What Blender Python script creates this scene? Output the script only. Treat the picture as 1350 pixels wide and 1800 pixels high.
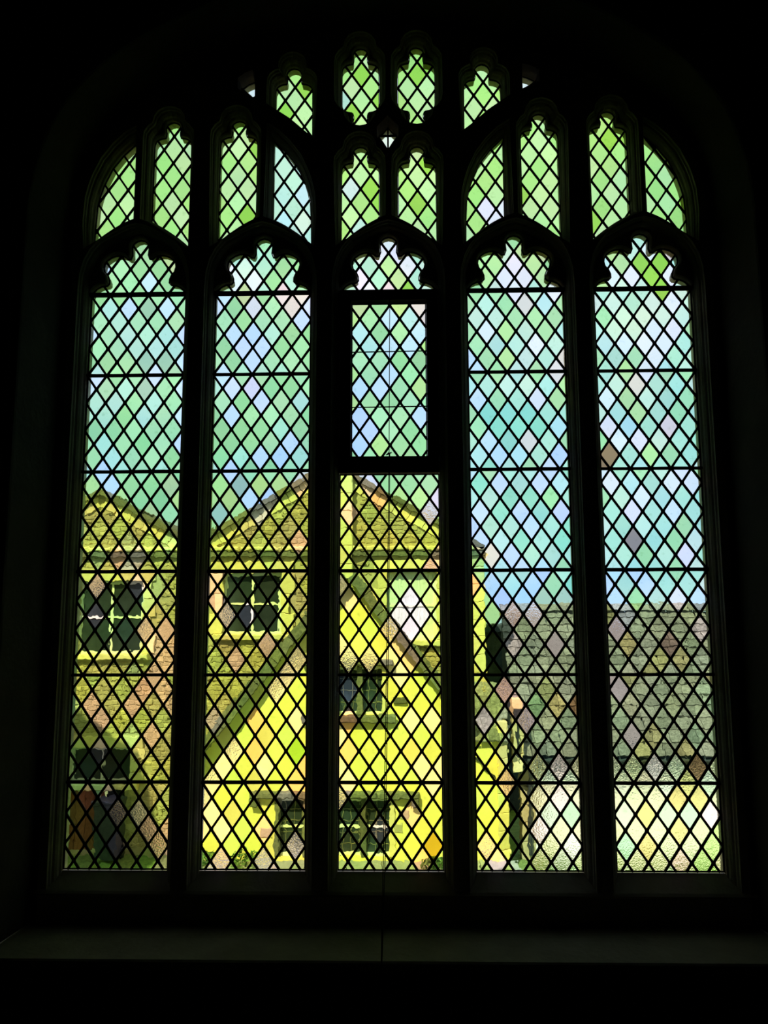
import bpy, math, random
from math import pi, sin, cos
from mathutils import Vector, Matrix
from mathutils.geometry import delaunay_2d_cdt

S = bpy.context.scene
for o in list(bpy.data.objects):
    bpy.data.objects.remove(o)
random.seed(11)

# ---------------------------------------------------------------- camera
# metres; glass plane at y = 0, outside is +y, z = 0 at the foot of the glazing
cd = bpy.data.cameras.new('camera')
cd.sensor_fit = 'HORIZONTAL'
cd.sensor_width = 36.0
cd.lens = 36.0 * 1352.0 / 1350.0
cd.clip_end = 500
cam = bpy.data.objects.new('camera', cd)
S.collection.objects.link(cam)
cam.matrix_world = Matrix((
    (0.99974149, 0.00552723, 0.02205461, 0.06327),
    (0.02259071, -0.13174173, -0.99102663, -4.20133),
    (-0.00257212, 0.99126867, -0.13183253, 1.32415),
    (0, 0, 0, 1)))
S.camera = cam

# ---------------------------------------------------------------- world, sun, exposure
vs = S.view_settings
vs.view_transform = 'Standard'
try:
    vs.look = 'None'
except Exception:
    pass
vs.exposure = 0.0
vs.gamma = 1.0
vs.use_curve_mapping = False
S.cycles.use_denoising = True
S.cycles.max_bounces = 16
S.cycles.transmission_bounces = 16
S.cycles.diffuse_bounces = 4

w = bpy.data.worlds.new('sky')
S.world = w
w.use_nodes = True
nt = w.node_tree
nt.nodes.clear()
N = nt.nodes.new
out = N('ShaderNodeOutputWorld'); bg = N('ShaderNodeBackground')
tc = N('ShaderNodeTexCoord'); sx = N('ShaderNodeSeparateXYZ')
rp = N('ShaderNodeValToRGB')
rp.color_ramp.elements[0].position = 0.0
rp.color_ramp.elements[0].color = (0.56, 0.76, 1.0, 1)
rp.color_ramp.elements[1].position = 0.62
rp.color_ramp.elements[1].color = (0.66, 0.83, 1.0, 1)
nz = N('ShaderNodeTexNoise')
nz.inputs['Scale'].default_value = 2.2
nz.inputs['Detail'].default_value = 4
nz.inputs['Roughness'].default_value = 0.55
cr = N('ShaderNodeValToRGB')
cr.color_ramp.elements[0].position = 0.46
cr.color_ramp.elements[0].color = (0, 0, 0, 1)
cr.color_ramp.elements[1].position = 0.68
cr.color_ramp.elements[1].color = (1, 1, 1, 1)
mp = N('ShaderNodeMapping')
mp.inputs['Location'].default_value = (0.75, 0.2, 0.55)
mp.inputs['Scale'].default_value = (1, 1, 1.8)
mx = N('ShaderNodeMix'); mx.data_type = 'RGBA'
mx.inputs['B'].default_value = (0.90, 0.95, 1.0, 1)
L = nt.links.new
L(tc.outputs['Generated'], sx.inputs[0]); L(sx.outputs['Z'], rp.inputs['Fac'])
L(tc.outputs['Generated'], mp.inputs['Vector']); L(mp.outputs[0], nz.inputs['Vector'])
L(nz.outputs['Fac'], cr.inputs['Fac'])
L(cr.outputs['Color'], mx.inputs['Factor']); L(rp.outputs['Color'], mx.inputs['A'])
L(mx.outputs['Result'], bg.inputs['Color']); L(bg.outputs[0], out.inputs[0])
bg.inputs['Strength'].default_value = 1.2

sd = bpy.data.lights.new('sun', 'SUN')
sd.energy = 7.0
sd.angle = 0.009
sd.color = (1.0, 0.93, 0.80)
sun = bpy.data.objects.new('sun', sd)
S.collection.objects.link(sun)
sun.rotation_euler = Vector((0.30, 0.64, -0.71)).to_track_quat('-Z', 'Y').to_euler()
sun.location = (-6, -10, 14)


# ---------------------------------------------------------------- helpers
def link(o, parent=None):
    S.collection.objects.link(o)
    if parent is not None:
        o.parent = parent
    return o


def mesh(name, verts, faces, mat):
    m = bpy.data.meshes.new(name)
    m.from_pydata(verts, [], faces)
    m.update()
    if mat is not None:
        m.materials.append(mat)
    return m


def obj(name, verts, faces, mat, parent=None, loc=None):
    o = bpy.data.objects.new(name, mesh(name, verts, faces, mat))
    if loc is not None:
        o.location = loc
    return link(o, parent)


def thing(name, label, cat, loc=(0, 0, 0), group=None):
    o = bpy.data.objects.new(name, None)
    o.empty_display_size = 0.05
    o.location = loc
    tag(o, label, cat, group)
    return link(o)


def tag(o, label, cat, group=None):
    o['label'] = label
    o['category'] = cat
    if group:
        o['group'] = group


class MB:
    """collects shapes for one mesh"""

    def __init__(s):
        s.v = []
        s.f = []

    def add(s, v, f):
        b = len(s.v)
        s.v += [tuple(p) for p in v]
        s.f += [tuple(i + b for i in q) for q in f]
        return s

    def box(s, x0, x1, y0, y1, z0, z1, c=0.0):
        if c <= 0:
            v = [(x, y, z) for x in (x0, x1) for y in (y0, y1) for z in (z0, z1)]
            f = [(0, 1, 3, 2), (4, 6, 7, 5), (0, 4, 5, 1), (2, 3, 7, 6), (0, 2, 6, 4), (1, 5, 7, 3)]
            return s.add(v, f)
        # front (-y) arrises chamfered
        v = [(x0 + c, y0, z0 + c), (x1 - c, y0, z0 + c), (x1 - c, y0, z1 - c), (x0 + c, y0, z1 - c),
             (x0, y0 + c, z0), (x1, y0 + c, z0), (x1, y0 + c, z1), (x0, y0 + c, z1),
             (x0, y1, z0), (x1, y1, z0), (x1, y1, z1), (x0, y1, z1)]
        f = [(0, 1, 2, 3), (8, 11, 10, 9)]
        for a in range(4):
            b = (a + 1) % 4
            f += [(a, a + 4, b + 4, b), (a + 4, a + 8, b + 8, b + 4)]
        return s.add(v, f)

    def prism(s, poly, y0, y1):
        n = len(poly)
        v = [(x, y0, z) for x, z in poly] + [(x, y1, z) for x, z in poly]
        f = [tuple(range(n)), tuple(range(2 * n - 1, n - 1, -1))]
        f += [(i, i + n, (i + 1) % n + n, (i + 1) % n) for i in range(n)]
        return s.add(v, f)

    def tube(s, pts, r, k=6):
        pts = [Vector(p) for p in pts]
        n = len(pts)
        b = len(s.v)
        for i, p in enumerate(pts):
            t = (pts[min(i + 1, n - 1)] - pts[max(i - 1, 0)]).normalized()
            a = t.cross(Vector((0, 1, 0)))
            if a.length < 1e-4:
                a = t.cross(Vector((1, 0, 0)))
            a.normalize()
            c = t.cross(a)
            rr = r[i] if isinstance(r, (list, tuple)) else r
            s.v += [tuple(p + (a * cos(2 * pi * j / k) + c * sin(2 * pi * j / k)) * rr) for j in range(k)]
        for i in range(n - 1):
            for j in range(k):
                j2 = (j + 1) % k
                s.f.append((b + i * k + j, b + i * k + j2, b + (i + 1) * k + j2, b + (i + 1) * k + j))
        s.f.append(tuple(b + j for j in range(k - 1, -1, -1)))
        s.f.append(tuple(b + (n - 1) * k + j for j in range(k)))
        return s

    def obj(s, name, mat, parent=None, loc=None):
        return obj(name, s.v, s.f, mat, parent, loc)


def area(p):
    return 0.5 * sum(p[i][0] * p[(i + 1) % len(p)][1] - p[(i + 1) % len(p)][0] * p[i][1] for i in range(len(p)))


def ccw(p):
    return list(p) if area(p) > 0 else list(reversed(p))


def clean(p, e=1e-4):
    q = []
    for a in p:
        if not q or math.dist(a, q[-1]) > e:
            q.append(a)
    if len(q) > 1 and math.dist(q[0], q[-1]) <= e:
        q.pop()
    return q


def offset(poly, d, closed=True):
    """moves an outline outward (ccw) by d, mitres clamped"""
    n = len(poly)
    res = []
    for i in range(n):
        p = Vector(poly[i])
        if closed or 0 < i < n - 1:
            a = (p - Vector(poly[i - 1])).normalized()
            b = (Vector(poly[(i + 1) % n]) - p).normalized()
        elif i == 0:
            a = b = (Vector(poly[1]) - p).normalized()
        else:
            a = b = (p - Vector(poly[i - 1])).normalized()
        na, nb = Vector((a.y, -a.x)), Vector((b.y, -b.x))
        m = na + nb
        if m.length < 1e-3:
            m = na
        m.normalize()
        k = 1.0 / max(0.62, m.dot(na))
        q = p + m * d * k
        res.append((q.x, q.y))
    return res


def inside(pt, poly):
    x, y = pt
    r = False
    n = len(poly)
    for i in range(n):
        x0, y0 = poly[i]
        x1, y1 = poly[(i + 1) % n]
        if (y0 > y) != (y1 > y) and x < (x1 - x0) * (y - y0) / (y1 - y0) + x0:
            r = not r
    return r


def fill(outer, holes):
    """triangles of a flat region with holes"""
    vs_, es = [], []
    for loop in [outer] + holes:
        b = len(vs_)
        n = len(loop)
        vs_ += [Vector(p) for p in loop]
        es += [(b + i, b + (i + 1) % n) for i in range(n)]
    v, e, f, _, _, _ = delaunay_2d_cdt(vs_, es, [], 0, 1e-6)
    tris = []
    for t in f:
        c = sum((v[i] for i in t), Vector((0, 0))) / len(t)
        c = (c.x, c.y)
        if inside(c, outer) and not any(inside(c, h) for h in holes):
            tris.append(tuple(t))
    return [(p.x, p.y) for p in v], tris


def clip(subject, conv):
    """Sutherland-Hodgman: subject outline cut by a convex ccw outline"""
    res = list(subject)
    n = len(conv)
    for i in range(n):
        ax, ay = conv[i]
        bx, by = conv[(i + 1) % n]
        src, res = res, []
        if not src:
            return []
        sd_ = [(bx - ax) * (p[1] - ay) - (by - ay) * (p[0] - ax) for p in src]
        for j in range(len(src)):
            p, q, s, t = src[j - 1], src[j], sd_[j - 1], sd_[j]
            if (s >= 0) != (t >= 0):
                k = s / (s - t)
                res.append((p[0] + (q[0] - p[0]) * k, p[1] + (q[1] - p[1]) * k))
            if t >= 0:
                res.append(q)
    return clean(res)


def cut_line(p, d, poly):
    """parameter intervals of the line p + t d that lie inside an outline"""
    ts = []
    n = len(poly)
    for i in range(n):
        a, b = poly[i], poly[(i + 1) % n]
        ex, ey = b[0] - a[0], b[1] - a[1]
        den = d[0] * ey - d[1] * ex
        if abs(den) < 1e-12:
            continue
        rx, ry = a[0] - p[0], a[1] - p[1]
        t = (rx * ey - ry * ex) / den
        s = (rx * d[1] - ry * d[0]) / den
        if 0 <= s < 1:
            ts.append(t)
    ts.sort()
    return [(ts[i], ts[i + 1]) for i in range(0, len(ts) - 1, 2)]


# ---------------------------------------------------------------- materials
def mat(name):
    m = bpy.data.materials.new(name)
    m.use_nodes = True
    n = m.node_tree.nodes
    return m, n, m.node_tree.links.new, n['Principled BSDF']


def surf(name, c1, c2, scale=6.0, rough=0.85, bump=0.0, bscale=40.0, per='none', vary=0.25, spec=0.3, stretch=(1, 1, 1), metal=0.0):
    m, n, l, b = mat(name)
    tcn = n.new('ShaderNodeTexCoord')
    mp_ = n.new('ShaderNodeMapping')
    mp_.inputs['Scale'].default_value = stretch
    l(tcn.outputs['Object'], mp_.inputs['Vector'])
    no = n.new('ShaderNodeTexNoise')
    no.inputs['Scale'].default_value = scale
    no.inputs['Detail'].default_value = 6
    no.inputs['Roughness'].default_value = 0.6
    l(mp_.outputs[0], no.inputs['Vector'])
    r = n.new('ShaderNodeValToRGB')
    r.color_ramp.elements[0].position = 0.32
    r.color_ramp.elements[1].position = 0.68
    r.color_ramp.elements[0].color = (*c1, 1)
    r.color_ramp.elements[1].color = (*c2, 1)
    l(no.outputs['Fac'], r.inputs['Fac'])
    col = r.outputs['Color']
    if per != 'none':
        if per == 'island':
            g = n.new('ShaderNodeNewGeometry')
            src = g.outputs['Random Per Island']
        else:
            g = n.new('ShaderNodeObjectInfo')
            src = g.outputs['Random']
        hs = n.new('ShaderNodeHueSaturation')
        ma = n.new('ShaderNodeMath')
        ma.operation = 'MULTIPLY_ADD'
        ma.inputs[1].default_value = 2 * vary
        ma.inputs[2].default_value = 1 - vary
        l(src, ma.inputs[0])
        l(ma.outputs[0], hs.inputs['Value'])
        l(col, hs.inputs['Color'])
        col = hs.outputs['Color']
    l(col, b.inputs['Base Color'])
    b.inputs['Roughness'].default_value = rough
    b.inputs['Specular IOR Level'].default_value = spec
    b.inputs['Metallic'].default_value = metal
    if bump > 0:
        n2 = n.new('ShaderNodeTexNoise')
        n2.inputs['Scale'].default_value = bscale
        n2.inputs['Detail'].default_value = 5
        l(mp_.outputs[0], n2.inputs['Vector'])
        bp = n.new('ShaderNodeBump')
        bp.inputs['Strength'].default_value = 1.0
        bp.inputs['Distance'].default_value = bump
        l(n2.outputs['Fac'], bp.inputs['Height'])
        l(bp.outputs['Normal'], b.inputs['Normal'])
    return m


def glass(name, wave, wscale, fine=0.0, fscale=160.0):
    """tinted hand-made glass: the tint is each pane's own object colour"""
    m, n, l, b = mat(name)
    n.remove(b)
    o = n['Material Output']
    g = n.new('ShaderNodeBsdfGlass')
    g.inputs['Roughness'].default_value = 0.0
    g.inputs['IOR'].default_value = 1.5
    oi = n.new('ShaderNodeObjectInfo')
    ge = n.new('ShaderNodeNewGeometry')
    sc = n.new('ShaderNodeVectorMath')
    sc.operation = 'SCALE'
    sc.inputs[0].default_value = (23, 31, 17)
    l(oi.outputs['Random'], sc.inputs['Scale'])
    ad = n.new('ShaderNodeVectorMath')
    l(ge.outputs['Position'], ad.inputs[0])
    l(sc.outputs[0], ad.inputs[1])
    # seeds, dirt and streaks in the glass
    nd = n.new('ShaderNodeTexNoise')
    nd.inputs['Scale'].default_value = 34
    nd.inputs['Detail'].default_value = 5
    l(ad.outputs[0], nd.inputs['Vector'])
    rd = n.new('ShaderNodeValToRGB')
    rd.color_ramp.elements[0].position = 0.24
    rd.color_ramp.elements[0].color = (0.90, 0.92, 0.89, 1)
    rd.color_ramp.elements[1].position = 0.40
    rd.color_ramp.elements[1].color = (1, 1, 1, 1)
    l(nd.outputs['Fac'], rd.inputs['Fac'])
    mm = n.new('ShaderNodeMix')
    mm.data_type = 'RGBA'
    mm.blend_type = 'MULTIPLY'
    mm.inputs['Factor'].default_value = 1.0
    l(oi.outputs['Color'], mm.inputs['A'])
    l(rd.outputs['Color'], mm.inputs['B'])
    l(mm.outputs['Result'], g.inputs['Color'])
    mp_ = n.new('ShaderNodeMapping')
    mp_.inputs['Scale'].default_value = (1, 1, 0.8)
    l(ad.outputs[0], mp_.inputs['Vector'])
    nw = n.new('ShaderNodeTexNoise')
    nw.inputs['Scale'].default_value = wscale
    nw.inputs['Detail'].default_value = 2.0
    nw.inputs['Roughness'].default_value = 0.45
    l(mp_.outputs[0], nw.inputs['Vector'])
    bp = n.new('ShaderNodeBump')
    bp.inputs['Strength'].default_value = 1.0
    bp.inputs['Distance'].default_value = wave
    l(nw.outputs['Fac'], bp.inputs['Height'])
    last = bp
    if fine > 0:
        nf = n.new('ShaderNodeTexNoise')
        nf.inputs['Scale'].default_value = fscale
        nf.inputs['Detail'].default_value = 1
        l(ad.outputs[0], nf.inputs['Vector'])
        b2 = n.new('ShaderNodeBump')
        b2.inputs['Distance'].default_value = fine
        l(nf.outputs['Fac'], b2.inputs['Height'])
        l(bp.outputs['Normal'], b2.inputs['Normal'])
        last = b2
    l(last.outputs['Normal'], g.inputs['Normal'])
    l(g.outputs[0], o.inputs['Surface'])
    return m


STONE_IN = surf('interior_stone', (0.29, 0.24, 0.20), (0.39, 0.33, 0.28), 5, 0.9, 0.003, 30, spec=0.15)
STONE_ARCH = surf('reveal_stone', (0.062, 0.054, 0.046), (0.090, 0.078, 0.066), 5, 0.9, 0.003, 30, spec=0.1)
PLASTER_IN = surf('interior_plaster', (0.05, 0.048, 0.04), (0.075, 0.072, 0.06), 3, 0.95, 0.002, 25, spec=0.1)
STONE_LEDGE = surf('ledge_stone', (0.22, 0.19, 0.155), (0.30, 0.26, 0.21), 5, 0.9, 0.003, 30, spec=0.15)
STONE_OUT = surf('weathered_stone', (0.30, 0.27, 0.20), (0.48, 0.43, 0.33), 14, 0.9, 0.004, 40)
LEAD = surf('lead', (0.012, 0.013, 0.012), (0.022, 0.023, 0.021), 30, 0.8, spec=0.08)
IRON = surf('black_iron', (0.006, 0.006, 0.006), (0.012, 0.011, 0.010), 20, 0.75, spec=0.08)
CORD = surf('grey_cord', (0.05, 0.05, 0.045), (0.08, 0.08, 0.07), 60, 0.9)
FLOOR = surf('floor_boards', (0.02, 0.016, 0.012), (0.035, 0.028, 0.02), 4, 0.7)
GLASS = glass('wavy_glass', 0.0022, 13)
GLASS_H = glass('hammered_glass', 0.0012, 16, 0.0009, 130)

RUBBLE = surf('honey_rubble', (0.36, 0.28, 0.14), (0.54, 0.42, 0.22), 14, 0.95, 0.01, 45, per='island', vary=0.22)
MORTAR = surf('lime_mortar', (0.42, 0.34, 0.18), (0.52, 0.42, 0.24), 20, 0.95, 0.006, 60)
ASHLAR = surf('dressed_stone', (0.68, 0.52, 0.25), (0.84, 0.66, 0.34), 8, 0.9, 0.004, 40, per='object', vary=0.12)
WASH = surf('ochre_limewash', (0.86, 0.68, 0.21), (0.93, 0.76, 0.27), 3, 0.9, 0.003, 25)
COPING = surf('lichened_coping', (0.10, 0.10, 0.065), (0.21, 0.19, 0.12), 18, 0.95, 0.008, 40, per='object', vary=0.25)
SLATE = surf('stone_slate', (0.12, 0.11, 0.095), (0.30, 0.27, 0.24), 26, 0.9, 0.008, 60, per='object', vary=0.3)
SLATE_I = surf('stone_slate_dark', (0.08, 0.078, 0.07), (0.17, 0.155, 0.14), 16, 0.9, 0.006, 60, per='island', vary=0.3)
WHITE = surf('roughcast_white', (0.82, 0.77, 0.71), (0.93, 0.89, 0.83), 30, 0.95, 0.012, 70)
PAINT = surf('white_paint', (0.78, 0.74, 0.62), (0.86, 0.82, 0.70), 20, 0.6)
DARKG = surf('dark_window_glass', (0.018, 0.024, 0.026), (0.035, 0.045, 0.05), 3, 0.08, spec=0.5)
CURTAIN = surf('net_curtain', (0.55, 0.55, 0.56), (0.85, 0.85, 0.86), 5, 0.9, stretch=(14, 1, 0.3))
PIPE = surf('dark_pipe', (0.02, 0.022, 0.022), (0.04, 0.042, 0.04), 20, 0.5)
GRASS = surf('lawn_grass', (0.13, 0.19, 0.05), (0.26, 0.33, 0.10), 9, 0.95, 0.02, 60)
LEAF = surf('shrub_leaf', (0.06, 0.11, 0.03), (0.16, 0.24, 0.07), 25, 0.8, per='island', vary=0.4)
REDW = surf('red_brown_boards', (0.20, 0.07, 0.035), (0.34, 0.13, 0.07), 8, 0.8, stretch=(8, 1, 1), per='object', vary=0.2)
BIN = surf('dark_plastic', (0.03, 0.033, 0.042), (0.055, 0.06, 0.072), 10, 0.5)
PAVE = surf('grey_paving', (0.30, 0.29, 0.27), (0.42, 0.40, 0.37), 10, 0.9, 0.004, 40, per='object', vary=0.1)
DSHADE = surf('dark_shade_tone', (0.035, 0.045, 0.05), (0.065, 0.08, 0.085), 10, 0.85, 0.006, 40)  # dark tone that stands in for shade on the back range and openings

# ---------------------------------------------------------------- window measurements
PITCH, LW = 0.72, 0.5544
HW = LW / 2
BAR0, H, W = 0.4466, 0.15905, LW / 5
BARS = [BAR0, BAR0 + 3.5 * H, BAR0 + 7 * H, BAR0 + 10.5 * H, BAR0 + 14 * H, BAR0 + 17 * H]
SPRING = BARS[-1]


def lerp_table(t, x):
    for (a, u), (b, v) in zip(t, t[1:]):
        if x <= b:
            return u + (v - u) * max(0.0, (x - a)) / (b - a)
    return t[-1][1]


EXTR = [(0, 3.614), (0.05, 3.594), (0.08, 3.581), (0.134, 3.551), (0.21, 3.497), (0.28, 3.438)]


def extrados(u):
    return lerp_table(EXTR, abs(u))


HEAD = [(0.275, SPRING), (0.271, 3.167), (0.246, 3.195), (0.218, 3.209), (0.188, 3.213), (0.177, 3.225), (0.178, 3.245),
        (0.188, 3.270), (0.207, 3.292), (0.213, 3.318), (0.210, 3.340), (0.197, 3.364), (0.170, 3.384), (0.142, 3.394),
        (0.115, 3.395), (0.090, 3.388), (0.070, 3.373), (0.057, 3.374), (0.049, 3.395), (0.052, 3.425), (0.052, 3.448),
        (0.042, 3.468), (0.024, 3.482), (0.0, 3.488)]


def head_outline(cx, z0=SPRING):
    r = [(u, max(z, z0)) for u, z in HEAD]
    return clean(ccw([(cx + u, z) for u, z in r] + [(cx - u, z) for u, z in reversed(r[:-1])]))


NIP = [(0.112, -0.158), (0.110, -0.138), (0.102, -0.122), (0.088, -0.110), (0.070, -0.103), (0.047, -0.099), (0.043, -0.085),
       (0.042, -0.068), (0.047, -0.052), (0.046, -0.036), (0.036, -0.016), (0.019, -0.004), (0.0, 0.0)]
NIP2 = [(0.113, -0.158), (0.110, -0.128), (0.095, -0.104), (0.070, -0.084), (0.060, -0.060), (0.055, -0.034), (0.040, -0.012), (0.022, -0.002), (0, 0.002)]


def nipple(cx, zt, t=NIP):
    return [(cx + u, zt + z) for u, z in t] + [(cx - u, zt + z) for u, z in reversed(t[:-1])]


def bottom(cx, bay, n=7):
    """foot of a tracery light along the arch of the bay below, left to right"""
    xs = [cx - 0.112 + 0.224 * i / n for i in range(n + 1)]
    return [(x, extrados(x - bay)) for x in xs]


QA = [(0.632, 3.45), (0.634, 3.564), (0.627, 3.70), (0.612, 3.77), (0.594, 3.83), (0.549, 3.932), (0.489, 4.014), (0.425, 4.080), (0.405, 4.097)]


def quarter(side, sub):
    """quarter-arch light against the sub-arch centred at sub; side -1 left, +1 right"""
    bay = sub + side * 0.36
    arc = [(sub + side * u, z) for u, z in QA[1:]]
    inner = sub + side * 0.405
    xs = [inner + (sub + side * 0.634 - inner) * i / 6 for i in range(7)]
    foot = [(x, extrados(x - bay)) for x in xs]
    return clean(ccw(foot + arc))


def side_upper(s, dz):
    cx = s * 0.558
    top = nipple(cx, 4.562 + 0.2 * dz)
    low = [(s * a, z + dz - 0.026) for a, z in ((0.446, 4.128), (0.501, 4.182), (0.574, 4.249), (0.670, 4.316))]
    return clean(ccw(top + sorted(low)))


BAYS = [(i - 2) * PITCH for i in range(5)]
TRACERY = []     # name key, outline, second-order outline, node of its lattice, label


def nip_light(cx, zt, bay, node, label):
    o1 = clean(ccw(nipple(cx, zt) + bottom(cx, bay)))
    o2 = clean(ccw(nipple(cx, zt, NIP2) + bottom(cx, bay)))
    TRACERY.append((o1, o2, node, label))


def add_light(o1, node, label):
    TRACERY.append((o1, o1, node, label))


ROWS = 'tracery light of pale green diamond panes'
add_light(quarter(-1, -1.08), (-1.588, 3.885), 'quarter-arch light of lime green diamonds at far left of the tracery')
nip_light(-1.272, 4.226, BAYS[0], (-1.268, 3.967), 'cusped lime green tracery light beside the far left quarter-arch light')
nip_light(-0.880, 4.227, BAYS[1], (-0.883, 3.967), 'cusped lime green tracery light left of the blue-green quarter-arch light')
add_light(quarter(1, -1.08), (-0.611, 3.839), 'quarter-arch light glazed in blue-green aqua diamonds, unlike its lime neighbours')
add_light(side_upper(-1, 0.0), (-0.553, 4.44), 'cusped light with slanting foot above the blue-green quarter-arch light')
for cx, zt, zb, node, lb in ((-0.163, 4.684, 4.162, (-0.158, 4.599), 'top left of the two lights cusped at both ends, one bluish pane'),
                             (0.168, 4.684, 4.165, (0.174, 4.592), 'top right of the two lights cusped at both ends, all lime')):
    up = nipple(cx, zt)
    dn = [(x, zb - (z - zt)) for x, z in nipple(cx, zt)]
    up2 = nipple(cx, zt, NIP2)
    dn2 = [(x, zb - (z - zt)) for x, z in nipple(cx, zt, NIP2)]
    TRACERY.append((clean(ccw(up + dn[::-1])), clean(ccw(up2 + dn2[::-1])), node, lb))
nip_light(-0.163, 4.050, BAYS[2], (-0.162, 3.956), 'cusped lime light under the small four-pane piercing, its left one, bluish pane at foot')
nip_light(0.168, 4.047, BAYS[2], (0.170, 3.943), 'cusped lime light under the small four-pane piercing, its right one, no bluish pane')
add_light(side_upper(1, 0.028), (0.565, 4.452), 'cusped light with slanting foot above the quarter-arch light with white panes')
add_light(quarter(-1, 1.08), (0.566, 3.905), 'quarter-arch lime light with two clear white panes at its foot')
nip_light(0.884, 4.241, BAYS[3], (0.882, 4.157), 'cusped lime tracery light right of the quarter-arch light with white panes')
nip_light(1.284, 4.250, BAYS[4], (1.292, 4.157), 'cusped lime tracery light left of the far right quarter-arch light')
add_light(quarter(1, 1.08), (1.551, 3.837), 'quarter-arch light of lime green diamonds at far right of the tracery')

QUAT = ccw([(-0.056, 4.112), (-0.026, 4.138), (-0.001, 4.172), (0.024, 4.138), (0.054, 4.112), (0.026, 4.070), (-0.001, 4.026), (-0.028, 4.070)])
TRI1 = ccw([(-0.868, 4.434), (-0.830, 4.462), (-0.795, 4.476), (-0.784, 4.455), (-0.782, 4.382), (-0.800, 4.370)])
TRI2 = ccw([(0.788, 4.487), (0.830, 4.474), (0.872, 4.450), (0.830, 4.416), (0.787, 4.392)])
SMALL = [(QUAT, 'tiny diamond-shaped piercing of four pale panes at middle of the tracery', (-0.001, 4.118)),
         (TRI1, 'tiny whitish spandrel pane left of the upper cusped lights', None),
         (TRI2, 'tiny whitish spandrel pane right of the upper cusped lights', None)]

# ---------------------------------------------------------------- glass colours
TINT = {
    'g': (0.52, 0.89, 0.46), 'G': (0.42, 0.79, 0.36), 'm': (0.57, 0.90, 0.67), 't': (0.40, 0.85, 0.62), 'q': (0.60, 0.93, 0.82),
    'b': (0.72, 0.88, 1.0), 'B': (0.66, 0.83, 1.0), 'i': (0.82, 0.80, 0.83), 'w': (0.95, 0.95, 0.96), 'c': (0.74, 0.95, 0.72),
    'l': (0.50, 0.88, 0.24), 'u': (0.62, 0.92, 0.38), 'L': (0.38, 0.74, 0.10), 'v': (0.60, 0.90, 0.32), 'V': (0.64, 0.86, 0.27), 'y': (0.80, 0.82, 0.34),
    'Y': (0.52, 0.46, 0.05), 'p': (0.94, 0.80, 0.70), 'o': (0.97, 0.70, 0.44), 'n': (0.36, 0.25, 0.13), 'N': (0.38, 0.31, 0.28),
    'k': (0.46, 0.66, 0.46), 'e': (0.62, 0.74, 0.34), 'h': (0.56, 0.74, 0.50), 'a': (0.82, 0.93, 0.62),
}
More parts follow.
